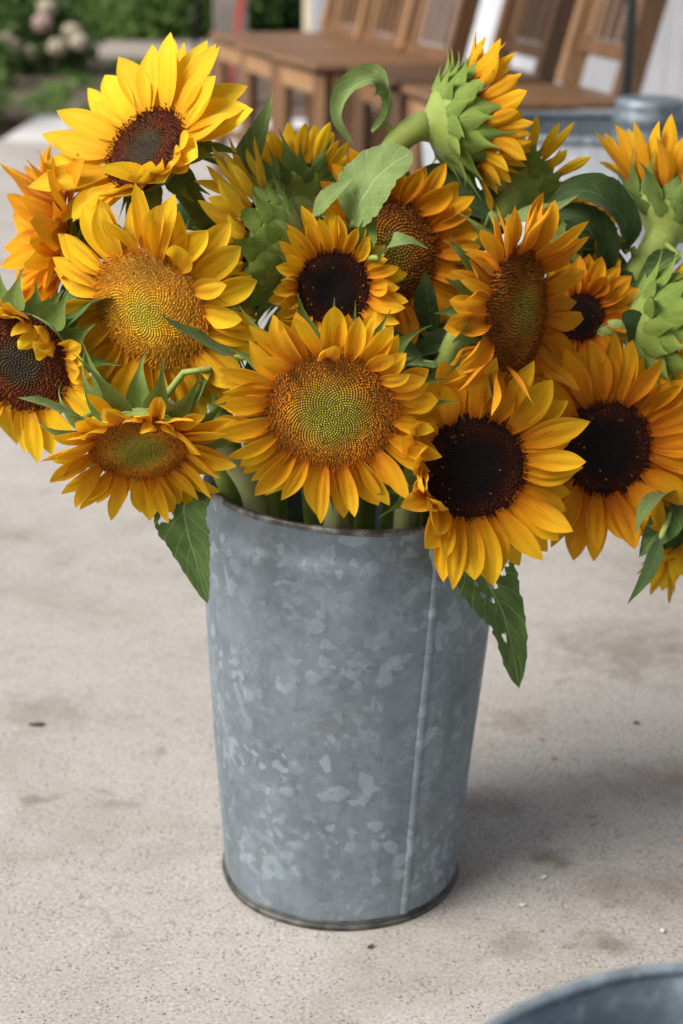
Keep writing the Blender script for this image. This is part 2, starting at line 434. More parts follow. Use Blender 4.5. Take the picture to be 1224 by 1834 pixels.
# ------------------------------------------------------------------ unseen roof added to block sky light from above and the right
rf = empty('added_shade_roof', (0, 0, 0), 'unseen white roof added to cut sky light over the concrete slab', 'roof')
b = MB(); b.box((2.12, 1.0, 2.72), (6.16, 10.0, .06), None, .004); b.build('shade_slab', WHITE, rf)
b = MB(); b.box((-.91, 1.0, 2.60), (.10, 10.0, .18), None, .006); b.build('shade_edge_beam', WHITE, rf)

# ------------------------------------------------------------------ wooden chairs in a row
def make_chair(wa, wb, low):
    t = empty('wooden_chair', (0, 0, 0))
    b = MB(); b.box((-.03, 0, .434), (.41, .45, .018), None, .008); b.build('seat', wa, t)
    for sy in (-1, 1):
        b = MB(); b.beam((-.20, sy * .195, .416), (-.205, sy * .20, 0), .036, .036); b.build('front_leg', wa, t)
        b = MB(); b.beam((.15, sy * .205, .416), (.185, sy * .205, 0), .045, .036, (1, 0, 0)); b.build('rear_leg', wa, t)
        b = MB(); b.beam((.15, sy * .205, .444), (.29, sy * .205, .99), .052, .036, (0, 1, 0)); b.build('back_post', wb if sy > 0 else wa, t)
        b = MB(); b.box((-.025, sy * .2, .39), (.30, .020, .05), None, .003); b.build('apron', wb if sy < 0 else wa, t)
        b = MB(); b.box((-.02, sy * .2, .13), (.32, .022, .03), None, .003); b.build('stretcher', wa, t)
        for xx in (-.10, .0, .09):
            b = MB(); b.box((xx, sy * .2, .255), (.022, .014, .22), None, .002); b.build('spindle', wb, t)
    b = MB(); b.box((-.204, 0, .39), (.022, .34, .05), None, .003); b.build('front_apron', wb, t)
    b = MB(); b.box((-.203, 0, .15), (.022, .34, .028), None, .003); b.build('front_stretcher', wa, t)
    def bk(z): return .15 + (z - .43) / .56 * .14
    for z, h in ((low, .035), (.955, .07)):
        b = MB(); b.box((bk(z), 0, z), (.022, .372, h), Matrix.Rotation(R(14), 3, 'Y'), .003); b.build('back_rail', wa, t)
    for yy in (-.14, -.07, 0, .07, .14):
        b = MB(); b.beam((bk(low + .019), yy, low + .019), (bk(.919), yy, .919), .021, .016, (1, 0, 0)); b.build('back_slat', wb if abs(yy) > .1 else wa, t)
    return t
kinds = [make_chair(WOOD, WOOD_L, .53), make_chair(WOOD_D, WOOD, .495), make_chair(WOOD, WOOD_L, .455)]
spots = [((.39, 2.45, 0), 13, 0, 'tan wooden chair nearest the galvanized tub, seat edge just above its rim'),
         ((.275, 2.93, 0), 14, 1, 'dark brown wooden chair between the tan one and the spindle chairs'),
         ((.075, 3.33, 0), 19, 2, 'spindle back wooden chair right behind the bent pale flower stem'),
         ((-.045, 3.72, 0), 18, 2, 'second spindle back wooden chair from the white corner post'),
         ((-.15, 4.10, 0), 19, 2, 'spindle back wooden chair at the row end nearest the corner post')]
used = set()
for i, (loc, a, kd, lab) in enumerate(spots):
    o = copy_tree(kinds[kd]) if kd in used else kinds[kd]
    used.add(kd)
    o.location = loc; o.rotation_euler = (0, 0, R(a)); o.scale = (1, .84, 1); tag(o, lab, 'chair', 'wooden chairs lined up along the wall')

# ------------------------------------------------------------------ posts and poles behind
q = at_z(417, 190); q = Vector((q.x, q.y, 0))
b = MB(); b.box((0, 0, 1.25), (.14, .14, 2.5), None, .01); tag(b.build('porch_post', WOOD_G, loc=at_z(415, 186)), 'weathered grey wooden post standing behind the farthest chair', 'post')
a0 = at_z(408, 210); b = MB(); b.tube([(0, 0, 0), (.07, .03, .55), (.16, .07, 1.25)], .0125, 10); bb = b.build('broom_handle', RED, loc=a0, smooth=True)
tag(bb, 'slim red painted handle leaning up against the grey post', 'handle')
a0 = at_z(352, 106); b = MB(); b.tube([(0, 0, -.05), (0, 0, 1.3), (.03, 0, 1.42), (.12, 0, 1.46), (.2, 0, 1.40), (.22, 0, 1.3)], .014, 8)
tag(b.build('garden_hook', IRON, loc=a0, smooth=True), 'thin black iron hook pole standing beside the gravel path', 'pole')

# ------------------------------------------------------------------ galvanized tub with tall can in it, dark pole
TC = Vector((.50, 1.72, 0))
tub = empty('galvanized_tub', TC, 'large pale galvanized oval tub with side handles in front of the chairs', 'tub')
AX, AY, TH = .37, .20, .455
def oval(prof, n=72):
    v = []
    for (s, z) in prof:
        for k in range(n):
            a = 2 * math.pi * k / n; v.append((AX * s * math.cos(a), AY * s * math.sin(a), z))
    return v, grid_faces(n, len(prof), True)
prof = [(.0, .012), (.84, .012), (.86, .0), (.88, .015)]
for z in np.linspace(.03, TH - .01, 26):
    rib = .012 * max(0, math.cos((z - .30) / .012)) * (abs(z - .30) < .019) + .012 * max(0, math.cos((z - .14) / .012)) * (abs(z - .14) < .019)
    prof.append((.88 + .12 * z / TH + rib, z))
prof += [(1.0, TH), (.985, TH - .002), (.975, TH - .02)] + [(.865 + .11 * z / TH, z) for z in np.linspace(TH - .04, .03, 8)] + [(.0, .03)]
cut = len(prof) - 10
v, f = oval(prof[:cut]); mesh('body', v, f, ZINC_PALE, tub)
v, f = oval(prof[cut - 1:]); mesh('shaded_lining', v, f, ZINC_SHADE_IN, tub)
b = MB(); b.tube([(AX * 1.0 * math.cos(a), AY * 1.0 * math.sin(a), TH) for a in np.linspace(0, 2 * math.pi, 73)], .0075, 8, False); b.build('rim', ZINC, tub, True)
for ca in (-1.62, 1.52):
    pts = []
    for u in np.linspace(-1, 1, 17):
        aa = ca + u * .21
        z = TH - .072 - .052 * min(1, (1 - abs(u)) * 3.2)
        off = 1.0 - .0 + .055 * math.sin(min(1, (1 - abs(u)) * 2.5) * math.pi / 2)
        pts.append((AX * off * math.cos(aa), AY * off * 1.03 * math.sin(aa), z))
    b = MB(); b.tube(pts, .0065, 8); b.build('handle', IRON, tub, True)
    for u in (-1, 1):
        aa = ca + u * .21
        b = MB(); b.box((AX * .985 * math.cos(aa), AY * .99 * math.sin(aa), TH - .072), (.045, .016, .03), Matrix.Rotation(aa + math.pi / 2, 3, 'Z'), .003); b.build('handle_lug', ZINC_PALE, tub)
cc = at_y(1161, 250, 1.76)
can = empty('ribbed_can', (cc.x, 1.76, .0125 + .018), 'upturned ribbed galvanized can standing in the pale tub', 'can')
pr = [(0.0, .468), (.045, .468), (.055, .472), (.0605, .468)]
for z in np.linspace(.460, .02, 60):
    pr.append((.0625 + .0022 * math.cos((z - .47) / .034 * 2 * math.pi) + (.47 - z) * .01, z))
pr += [(.066, .0), (.060, .0)]
v, f = lathe(pr, 48); mesh('body', v, f, ZINC, can)
b = MB(); b.tube([(.067 * math.cos(a), .067 * math.sin(a), .004) for a in np.linspace(0, 2 * math.pi, 49)], .004, 8, False); b.build('rim', ZINC, can, True)
pb = at_y(1121, 176, 2.02)
pole = empty('iron_pole', (pb.x, 2.02, 0), 'dark iron pole standing upright behind the ribbed can', 'pole')
b = MB(); b.tube([(0, 0, .01), (0, 0, 1.6)], .0105, 12); b.build('shaft', IRON, pole, True)
v, f = lathe([(0, .03), (.04, .03), (.09, .015), (.10, .0), (0, .0)], 32); mesh('foot', v, f, IRON, pole)

# ------------------------------------------------------------------ garden
def leaf_cloud(n, ctr, rad, size, clumps=14, seed=0, squash=1.0, aspect=.5):
    r = np.random.default_rng(seed)
    cc = r.normal(size=(clumps, 3)); cc /= np.linalg.norm(cc, axis=1)[:, None]; cc *= r.uniform(.35, .85, (clumps, 1)); cc[:, 2] = np.abs(cc[:, 2]) * 1.2 - .25
    w = r.integers(0, clumps, n)
    p = cc[w] + r.normal(size=(n, 3)) * .24
    lum = r.uniform(0, 1, clumps)[w] * .6 + r.uniform(0, .4, n)
    p = p * np.array(rad) + np.array(ctr)
    p[:, 2] = np.maximum(p[:, 2], .015)
    d = r.normal(size=(n, 3)); d[:, 2] -= .25; d /= np.linalg.norm(d, axis=1)[:, None]
    e = np.cross(d, r.normal(size=(n, 3))); e /= np.linalg.norm(e, axis=1)[:, None]
    nn = np.cross(d, e)
    L = size * r.uniform(.6, 1.3, (n, 1))
    a0 = p; a1 = p + d * L * .45 + e * L * aspect * .5 + nn * L * .06; a2 = p + d * L; a3 = p + d * L * .45 - e * L * aspect * .5 + nn * L * .06
    v = np.stack([a0, a1, a2, a3], 1).reshape(-1, 3)
    f = np.arange(n * 4).reshape(-1, 4)
    c = np.repeat(np.stack([lum, lum, lum, np.ones(n)], 1), 4, axis=0)
    return v, f.tolist(), c
def shrub(name, loc, rad, n, size, mat, label, cat, seed, group=None, clumps=18, stems=6):
    t = empty(name, loc, label, cat, group)
    v, f, c = leaf_cloud(n, (0, 0, rad[2] * .55), rad, size, clumps, seed); tag(mesh('crown', v, f, mat, t, col=c, smooth=False), kind='stuff')
    r = random.Random(seed); b = MB()
    for k in range(stems):
        a = r.uniform(0, 6.28); e = Vector((math.cos(a) * rad[0] * .6, math.sin(a) * rad[1] * .6, rad[2] * .9))
        b.tube([(e.x * .08, e.y * .08, -.03), (e.x * .4, e.y * .4, e.z * .5), e], [.012 + rad[2] * .006, .008 + rad[2] * .004, .003], 6)
    b.build('trunk', BARK, t, True)
    return t
q = at_z(62, 128)
hy = shrub('hydrangea_bush', (q.x - .03, q.y, -.02), (.30, .26, .36), 2400, .07, FOL, 'hydrangea bush with cream flower heads beside the gravel path', 'bush', 3)
for i, (px, py) in enumerate([(84, 14), (76, 42), (6, 72), (128, 58), (142, 76), (20, 84), (60, 96), (104, 84)]):
    c = at_y(px, py, q.y - .16 - .05 * (i % 3)) - Vector(hy.location)
    n = 90; k = np.arange(n); z = 1 - 2 * (k + .5) / n; aa = k * 2.39996; rr = np.sqrt(1 - z * z)
    dirs = np.stack([rr * np.cos(aa), rr * np.sin(aa), z], 1); v = []; f = []
    for d in dirs:
        d = Vector(d); e1 = d.orthogonal().normalized(); e2 = d.cross(e1); o = d * .052 * random.uniform(.85, 1.1); o.z *= .8; s_ = .013; m0 = len(v)
        v += [tuple(c + o + (e1 * s1 + e2 * s2) * s_ + d * (.004 * s1)) for (s1, s2) in ((1, .2), (.2, 1), (-1, -.2), (-.2, -1))]; f.append((m0, m0 + 1, m0 + 2, m0 + 3))
    mesh('flower_head', v, f, HEADP if i in (1, 5) else HEADC, hy, smooth=False)
q = at_z(290, 74); shrub('round_shrub', (q.x, q.y + .35, -.1), (.62, .5, .55), 5200, .07, FOL_L, 'bright green rounded shrub behind the gravel path', 'shrub', 5)
q = at_z(170, 74); shrub('dark_shrub', (q.x - .1, q.y + .75, -.1), (.55, .5, .8), 4200, .08, FOL_D, 'dark leafy shrub left of the bright rounded shrub behind the path', 'shrub', 6)
q = at_z(460, 74); shrub('dark_shrub', (q.x, q.y + .9, -.1), (.6, .5, .9), 4200, .08, FOL, 'tall green shrub seen between grey post and white corner post', 'shrub', 8)
q = at_z(8, 215); shrub('weedy_clump', (q.x - .10, q.y - .1, -.02), (.14, .4, .18), 1100, .05, FOL_L, 'pale green weedy clump at the corner of the walkway', 'plant', 9, stems=3)
q = at_z(-40, 150); shrub('garden_plant', (q.x, q.y, -.02), (.2, .3, .22), 900, .06, FOL, 'leafy green garden plant in front of the hydrangea bush', 'plant', 10, stems=3)
for i, (px, py) in enumerate([(132, 134), (82, 176), (214, 118), (60, 190), (150, 150), (92, 206), (240, 128), (190, 200), (110, 160)]):
    q = at_z(px, py); shrub('bed_weed', (q.x, q.y, -.012), (.12, .16, .03), 90, .04, FOL_L, 'low green weed sprouting in the mulch bed', 'weed', 20 + i, 'weeds scattered in the mulch bed', 5, 2)
q = at_z(160, 236); shrub('crack_weed', (q.x, q.y, 0), (.05, .05, .035), 50, .03, FOL, 'tiny weed growing in the concrete walkway joint', 'weed', 40, None, 3, 1)
for i, (x, y, rx, h, m_) in enumerate([(-3.6, 13.2, 1.2, 1.7, FOL_D), (-2.2, 13.8, 1.1, 1.9, FOL_D), (-.9, 13.4, 1.0, 1.5, FOL_D), (.3, 14.0, 1.1, 1.8, FOL_D), (-5.0, 13.5, 1.2, 1.8, FOL), (1.6, 13.6, 1.1, 1.7, FOL_D), (-1.5, 12.2, .7, 1.1, FOL_D)]):
    shrub('hedge_shrub', (x, y, -.1), (rx, .7, h), 5200, .13, m_, 'tall dark hedge shrub at the back of the garden', 'shrub', 60 + i, 'hedge shrubs at the back of the garden', 24, 8)
q = at_z(30, 90); sg = empty('toy_slide', (q.x - .02, q.y + .25, -.02), 'green and yellow plastic toy slide behind the hydrangea bush', 'slide')
b = MB(); b.beam((-.75, 0, .75), (.02, 0, .30), .20, .04, (0, 1, 0)); b.build('chute', TEAL, sg)
b = MB(); b.box((.05, 0, .16), (.16, .20, .30), None, .03); b.build('step_block', YELP, sg)
b = MB(); b.box((.05, -.11, .2), (.035, .03, .36), None, .01); b.build('grip', TEAL, sg)
for sy in (-.09, .09):
    b = MB(); b.beam((-.72, sy, .72), (-.85, sy, 0), .05, .04); b.build('leg', YELP, sg)

# ------------------------------------------------------------------ flower bucket
BH, RT, RB = .363, .1215, .1025
def make_bucket(name, loc, label, body_mat, seam_a, seed, tilt=(0, 0, 0), rim_mat=RIM):
    t = empty(name, loc, label, 'bucket'); t.rotation_euler = tilt
    rr = random.Random(seed); ph = [rr.uniform(0, 6.28) for _ in range(8)]
    def wob(a, z):
        return (.006 * math.sin(3 * a + ph[0] + z * 9) + .005 * math.sin(5 * a + ph[1] - z * 14) + .0035 * math.sin(8 * a + ph[2] + z * 30)) * (1.2 if z > .3 else .8)
    def rad(z):
        u = z / BH
        r = RB + (RT + .0035 - RB) * min(1, u / .9) ** .92
        if z > BH - .034: r -= .0042 * min(1, (z - BH + .034) / .012)
        return r
    zs = [.006, .009] + list(np.linspace(.014, BH - .036, 28)) + list(np.linspace(BH - .033, BH, 9))
    prof = [(rad(z), z) for z in zs] + [(RT - .0022, BH - .001)] + [(rad(z) - .0022, z) for z in np.linspace(BH - .02, .02, 14)] + [(0.001, .018)]
    v, f = lathe(prof, 128, wob); mesh('body', v, f, body_mat, t)
    def ring(z, r, tr, n=96):
        return [(r * (1 + wob(a, z)) * math.cos(a), r * (1 + wob(a, z)) * math.sin(a), z + .0012 * math.sin(2 * a + ph[3]) * (z > .2)) for a in np.linspace(0, 2 * math.pi, n + 1)]
    b = MB(); b.tube(ring(BH, rad(BH) - .0008, 0), .0029, 8, False); b.build('rim', rim_mat, t, True)
    b = MB(); b.tube(ring(.0030, RB + .0004, 0), .0030, 8, False); b.build('base_ring', BASEM, t, True)
    b = MB(); b.tube(ring(.0085, RB + .0008, 0), .0012, 6, False); b.build('base_bead', BASEM, t, True)
    pts = []
    vv = []; ff = []
    n = 30; wv = .0044
    for i, z in enumerate(np.linspace(.010, BH - .007, n)):
        a = seam_a; r0 = rad(z) * (1 + wob(a, z)); er = Vector((math.cos(a), math.sin(a), 0)); et = Vector((-math.sin(a), math.cos(a), 0))
        for (k, h) in ((-1, -.001), (-.72, .0016), (0, .0023), (.72, .0016), (1, -.001)):
            q = er * (r0 + h) + et * (k * wv); q.z = z; vv.append(q)
    mesh('seam', vv, grid_faces(5, n), body_mat, t)
    for a in (math.pi * 1.0, 0.0):
        er = Vector((math.cos(a), math.sin(a), 0)); et = Vector((-math.sin(a), math.cos(a), 0)); c0 = er * (rad(BH - .02) + .0015)
        b = MB(); b.box(c0 + Vector((0, 0, BH - .022)), (.003, .034, .03), Matrix.Rotation(a, 3, 'Z'), .0008); ear = b.build('ear', body_mat, t)
        pts = [c0 + er * .003 + et * (.0075 * math.cos(u)) + Vector((0, 0, BH - .022 + .0075 * math.sin(u))) for u in np.linspace(0, 2 * math.pi, 19)]
        b = MB(); b.tube(pts, .0022, 6, False); b.build('eyelet', BASEM, ear, True)
    return t
bucket = make_bucket('flower_bucket', (0.002, 0, 0), 'tall galvanized bucket holding the sunflowers, with a vertical seam', ZINC, R(-58), 4, (0, R(1.1), 0))
make_bucket('empty_bucket', (.158, -.8165, 0), 'empty blue grey galvanized bucket standing apart on the concrete', ZINC_BLUE, R(-100), 9, (0, 0, R(35)), ZINC_BLUE)

# ------------------------------------------------------------------ sunflowers
PROF_S = np.array([0, .08, .2, .35, .5, .65, .78, .88, .95, 1.0])
PROF_W = np.array([.38, .50, .72, .92, 1.0, .94, .76, .49, .22, .01])
def petal_geo(frame, c, phi, R0, z0, L, Wd, elev, curl, cup, twist, side, wave, r, nu=9, nv=14):
    X, Y, N = frame
    er = X * math.cos(phi) + Y * math.sin(phi); et = Y * math.cos(phi) - X * math.sin(phi)
    s = np.linspace(0, 1, nv); w = Wd * .5 * np.interp(s, PROF_S, PROF_W)
    jit = r.uniform(-.15, .15)
    th = elev + curl * s ** 1.3 + .12 * np.sin(s * 5 + jit * 20) * (.4 + abs(jit))
    ds = L / (nv - 1)
    rad = R0 + np.concatenate([[0], np.cumsum(np.cos(th[:-1]) * ds)]); nz = z0 + np.concatenate([[0], np.cumsum(np.sin(th[:-1]) * ds)])
    tang = side * L * s ** 2
    t = np.linspace(-1, 1, nu)
    ph1, ph2 = r.uniform(0, 6.28, 2); fr = r.uniform(3.5, 7)
    er, et, N_ = np.array(er), np.array(et), np.array(N); c = np.array(c)
    v = np.zeros((nv, nu, 3)); uv = np.zeros((nv, nu, 3))
    for j in range(nv):
        dr = er * math.cos(th[j]) + N_ * math.sin(th[j]); dn = N_ * math.cos(th[j]) - er * math.sin(th[j])
        tw = twist * s[j]
        a = et * math.cos(tw) + dn * math.sin(tw); n2 = dn * math.cos(tw) - et * math.sin(tw)
        cu = cup * (1.25 - .75 * s[j])
        pleat = (.12 * np.cos(t * math.pi * 2.0) + .06 * np.cos(t * math.pi * 4 + ph1))  * math.sin(math.pi * min(1, s[j] * 1.05)) 
        edge = wave * (t ** 2) * np.where(t > 0, np.sin(fr * s[j] + ph1), np.sin(fr * s[j] + ph2))
        off = w[j] * (cu * t ** 2 + pleat + edge) - cu * w[j] * .3
        xs = t * w[j] * (1 - .22 * min(1.2, abs(cu)) * t ** 2)
        v[j] = c + er * rad[j] + N_ * nz[j] + et * tang[j] + np.outer(xs, a) + np.outer(off, n2)
        uv[j, :, 0] = t + phi * 3.1; uv[j, :, 1] = s[j]; uv[j, :, 2] = phi
    # a little notch or nick at the tip keeps the outlines uneven
    v[-1] = v[-1].mean(axis=0) + (v[-1] - v[-1].mean(axis=0)) * .3
    return v.reshape(-1, 3), uv.reshape(-1, 3), grid_faces(nu, nv)
BR_S = np.array([0, .1, .25, .4, .55, .7, .85, 1.0]); BR_W = np.array([.80, .98, 1.0, .70, .36, .18, .10, .03])
def bract_geo(frame, c, phi, R0, z0, L, Wd, elev, curl, cup, side, r, nu=5, nv=11):
    X, Y, N = [np.array(q) for q in frame]
    er = X * math.cos(phi) + Y * math.sin(phi); et = Y * math.cos(phi) - X * math.sin(phi)
    s = np.linspace(0, 1, nv); w = Wd * .5 * np.interp(s, BR_S, BR_W)
    th = elev + curl * s ** 1.6; ds = L / (nv - 1)
    rad = R0 + np.concatenate([[0], np.cumsum(np.cos(th[:-1]) * ds)]); nz = z0 + np.concatenate([[0], np.cumsum(np.sin(th[:-1]) * ds)])
    t = np.linspace(-1, 1, nu); v = np.zeros((nv, nu, 3)); uv = np.zeros((nv, nu, 3)); ph = r.uniform(0, 6)
    for j in range(nv):
        dn = N * math.cos(th[j]) - er * math.sin(th[j])
        off = w[j] * (cup * t ** 2 - .12 * (1 - np.abs(t)) + .1 * t * np.sin(5 * s[j] + ph)); tang = side * L * s[j] ** 2
        v[j] = np.array(c) + er * rad[j] + N * nz[j] + et * tang + np.outer(t * w[j], et) + np.outer(off, dn)
        uv[j, :, 0] = t; uv[j, :, 1] = s[j]
    return v.reshape(-1, 3), uv.reshape(-1, 3), grid_faces(nu, nv)

DISC = {  # zones: (r, colour of floret body, colour of tip, height factor)
    'green': [(0, (.24, .30, .03), (.40, .46, .06), .8), (.36, (.32, .32, .03), (.52, .46, .06), .9), (.52, (.46, .27, .022), (.66, .38, .035), 1.0), (.64, (.56, .22, .015), (.76, .34, .03), 1.4), (.8, (.52, .17, .012), (.72, .27, .022), 1.75), (1, (.50, .15, .010), (.66, .24, .02), 2.0)],
    'lime': [(0, (.48, .50, .035), (.66, .66, .07), .8), (.24, (.52, .44, .035), (.74, .60, .06), .9), (.36, (.60, .34, .022), (.82, .50, .045), 1.3), (.7, (.62, .28, .016), (.84, .46, .04), 2.0), (1, (.58, .22, .012), (.82, .42, .035), 2.5)],
    'dark': [(0, (.003, .002, .0015), (.005, .0035, .0025), .8), (.4, (.005, .003, .002), (.014, .006, .004), .9), (.6, (.014, .005, .003), (.05, .014, .007), 1.1), (.78, (.035, .008, .004), (.19, .042, .016), 1.7), (1, (.04, .008, .004), (.19, .042, .016), 2.2)],
    'brown': [(0, (.020, .020, .019), (.055, .054, .052), .8), (.33, (.035, .030, .018), (.12, .10, .05), .9), (.46, (.06, .022, .006), (.17, .062, .014), 1.1), (.6, (.15, .030, .008), (.36, .085, .02), 1.9), (1, (.10, .018, .005), (.26, .055, .014), 2.6)],
    'rust': [(0, (.22, .25, .03), (.36, .34, .05), .8), (.3, (.26, .19, .02), (.40, .26, .035), .9), (.5, (.30, .11, .012), (.44, .17, .02), 1.3), (1, (.22, .055, .008), (.36, .11, .016), 2.2)]}
def disc_geo(frame, c, Rd, dome, kind, n, r, dimple=0.0):
    X, Y, N = [np.array(q) for q in frame]; c = np.array(c)
    Z = DISC[kind]; zr = [q[0] for q in Z]
    B = np.array([q[1] for q in Z]); T = np.array([q[2] for q in Z]); Hf = np.array([q[3] for q in Z])
    k = np.arange(n); rr = np.sqrt((k + .5) / n); a = k * 2.399963
    s0 = Rd / math.sqrt(n) * 1.02
    ph = r.uniform(0, 6.28, 4); specks = 0
    V = []; Fc = []; C = []
    m = 5; ang = np.arange(m) * 2 * math.pi / m
    for i in range(n):
        q = rr[i]
        body = np.array([np.interp(q, zr, B[:, x]) for x in range(3)]) * r.uniform(.75, 1.25); tip = np.array([np.interp(q, zr, T[:, x]) for x in range(3)]) * r.uniform(.7, 1.3)
        lf = 1 + .16 * math.sin(3 * a[i] % 6.283 + ph[0] + q * 4) * q + .14 * math.sin(q * 9 * math.cos(a[i] + ph[1]) + ph[2]); body = body * lf; tip = tip * lf
        if r.uniform() < .03: body = body * .45; tip = tip * .5
        if r.uniform() < (.02 if kind in ('dark', 'brown') else .05) * (q > .45): tip = np.array((.62, .42, .10)) * r.uniform(.4, 1)
        hf = float(np.interp(q, zr, Hf)) * r.uniform(.75, 1.25)
        s = s0 * (.82 + .30 * q)
        er = X * math.cos(a[i]) + Y * math.sin(a[i]); et = Y * math.cos(a[i]) - X * math.sin(a[i])
        if q > .62:
            er = er + et * r.normal(0, .35 * s0 / Rd); er /= np.linalg.norm(er); et = np.cross(N, er); q = min(1.0, q + r.normal(0, .28 * s0 / Rd))
        zz = dome * Rd * (1 - q * q) - dimple * Rd * max(0, 1 - (q / .55) ** 2) ** 2
        p = c + er * (q * Rd) + N * zz
        sl = math.atan(2 * dome * q); nl = N * math.cos(sl) + er * math.sin(sl)
        tall = hf > 1.6
        lean = r.normal(0, .16 if tall else .05, 2); nl = nl + er * (lean[0] - (.12 if tall else 0)) + et * lean[1]; nl /= np.linalg.norm(nl)
        e1 = er - nl * er.dot(nl); e1 /= np.linalg.norm(e1); e2 = np.cross(nl, e1)
        b0 = len(V); h = s * hf
        if not tall:
            rings = ((.74, -.3, .6), (.66, .38, .9))
        else:
            rings = ((.42, -.3, .6), (.34, .62, .95), (.46, .9, 1.0))
        for (rw, zh, tm) in rings:
            for u in ang:
                V.append(p + (e1 * math.cos(u) + e2 * math.sin(u)) * s * rw + nl * h * zh); C.append(body * (1 - tm * .55) + tip * tm * .55)
        V.append(p + nl * h * (.85 if not tall else .72)); C.append(tip if not tall else body * .5)
        nr = len(rings)
        for j in range(nr - 1):
            for u in range(m): Fc.append((b0 + j * m + u, b0 + j * m + (u + 1) % m, b0 + (j + 1) * m + (u + 1) % m, b0 + (j + 1) * m + u))
        ap = b0 + nr * m
        for u in range(m): Fc.append((b0 + (nr - 1) * m + u, b0 + (nr - 1) * m + (u + 1) % m, ap))
        if tall and r.uniform() < .55:            # forked style poking out of an open floret
            sd = r.uniform(0, 6.28); d1 = e1 * math.cos(sd) + e2 * math.sin(sd); d2 = np.cross(nl, d1); b1 = len(V)
            for (u_, w_) in ((.7, .10), (1.25, .09)):
                for sg in (-1, 1): V.append(p + nl * h * u_ + d2 * (sg * s * w_)); C.append(tip)
            for sg2 in (-1, 1):
                V.append(p + nl * h * 1.38 + d1 * (s * .30 * sg2)); C.append(tip * 1.15)
            Fc += [(b1, b1 + 1, b1 + 3, b1 + 2), (b1 + 2, b1 + 3, b1 + 4), (b1 + 2, b1 + 3, b1 + 5)]
    C = np.concatenate([np.array(C), np.ones((len(C), 1))], 1)
    return np.array(V), Fc, C
def dome_geo(frame, c, prof, n=40):
    X, Y, N = [np.array(q) for q in frame]; c = np.array(c); v = []
    for (q, z) in prof:
        for k in range(n):
            a = 2 * math.pi * k / n; v.append(c + (X * math.cos(a) + Y * math.sin(a)) * q + N * z)
    return np.array(v), grid_faces(n, len(prof), True)
def fuzz_geo(pts, rad, r, n, length):
    v = []; f = []
    m = len(pts)
    for _ in range(n):
        i = r.integers(0, m - 1); u = r.uniform(); p = pts[i] * (1 - u) + pts[i + 1] * u; t = (pts[i + 1] - pts[i]).normalized()
        d = Vector(r.normal(size=3)); d = (d - t * d.dot(t)).normalized(); q = (d + Vector(r.normal(size=3)) * .25).normalized()
        rr = rad[i] * (1 - u) + rad[i + 1] * u; sd = t.cross(d) * .00016; b = len(v)
        a0 = p + d * rr * .96; v += [a0 - sd, a0 + sd, a0 + q * length * r.uniform(.5, 1.3)]; f.append((b, b + 1, b + 2))
    return v, f

LW_S = np.array([0, .06, .15, .3, .42, .55, .7, .85, .95, 1.0]); LW_W = np.array([.10, .38, .72, .98, 1.0, .88, .62, .32, .13, .01])
def leaf_geo(pts, width, nrm, cup=.15, wave=.08, seed=0, nu=9, nv=22, holes=(), roll=0.0, prof=None):
    r = np.random.default_rng(seed + 500)
    P = catmull(pts, nv); v = []; uv = []
    ph = r.uniform(0, 6.28, 3); w0 = LW_W if prof is None else np.array(prof)
    nrm = Vector(nrm).normalized()
    for j in range(nv):
        s = j / (nv - 1); t = (P[min(j + 1, nv - 1)] - P[max(j - 1, 0)]).normalized()
        x = t.cross(nrm)
        if x.length < .05: x = t.orthogonal()
        x.normalize(); n = x.cross(t)
        if roll:
            q = roll * s; x, n = x * math.cos(q) + n * math.sin(q), n * math.cos(q) - x * math.sin(q)
        w = width * .5 * float(np.interp(s, LW_S, w0))
        for i in range(nu):
            k = -1 + 2 * i / (nu - 1)
            ser = 1 + ((.028 * math.sin(s * 70 + ph[2]) + .022 * math.sin(s * 41 + ph[0] * 2) + .015 * math.sin(s * 127 + k)) if abs(k) > .98 else 0)
            o = w * (cup * k * k * 1.4 + .10 * abs(k) + wave * k * k * math.sin(s * 11 + ph[0 if k > 0 else 1]) + .03 * math.cos(k * 9 + s * 22))
            v.append(P[j] + x * (k * w * ser * (1 - .15 * cup * abs(k))) + n * o); uv.append((k, s, 0))
    f = grid_faces(nu, nv)
    if holes:
        keep = []
        for q in f:
            cu = np.mean([uv[i] for i in q], axis=0)
            if any(((cu[0] - h[0]) / h[2]) ** 2 + ((cu[1] - h[1]) / h[3]) ** 2 < 1 + .55 * math.sin(cu[0] * 23 + cu[1] * 60) + .3 * math.sin(cu[0] * 51 - cu[1] * 130) for h in holes): continue
            keep.append(q)
        f = keep
    return v, f, uv

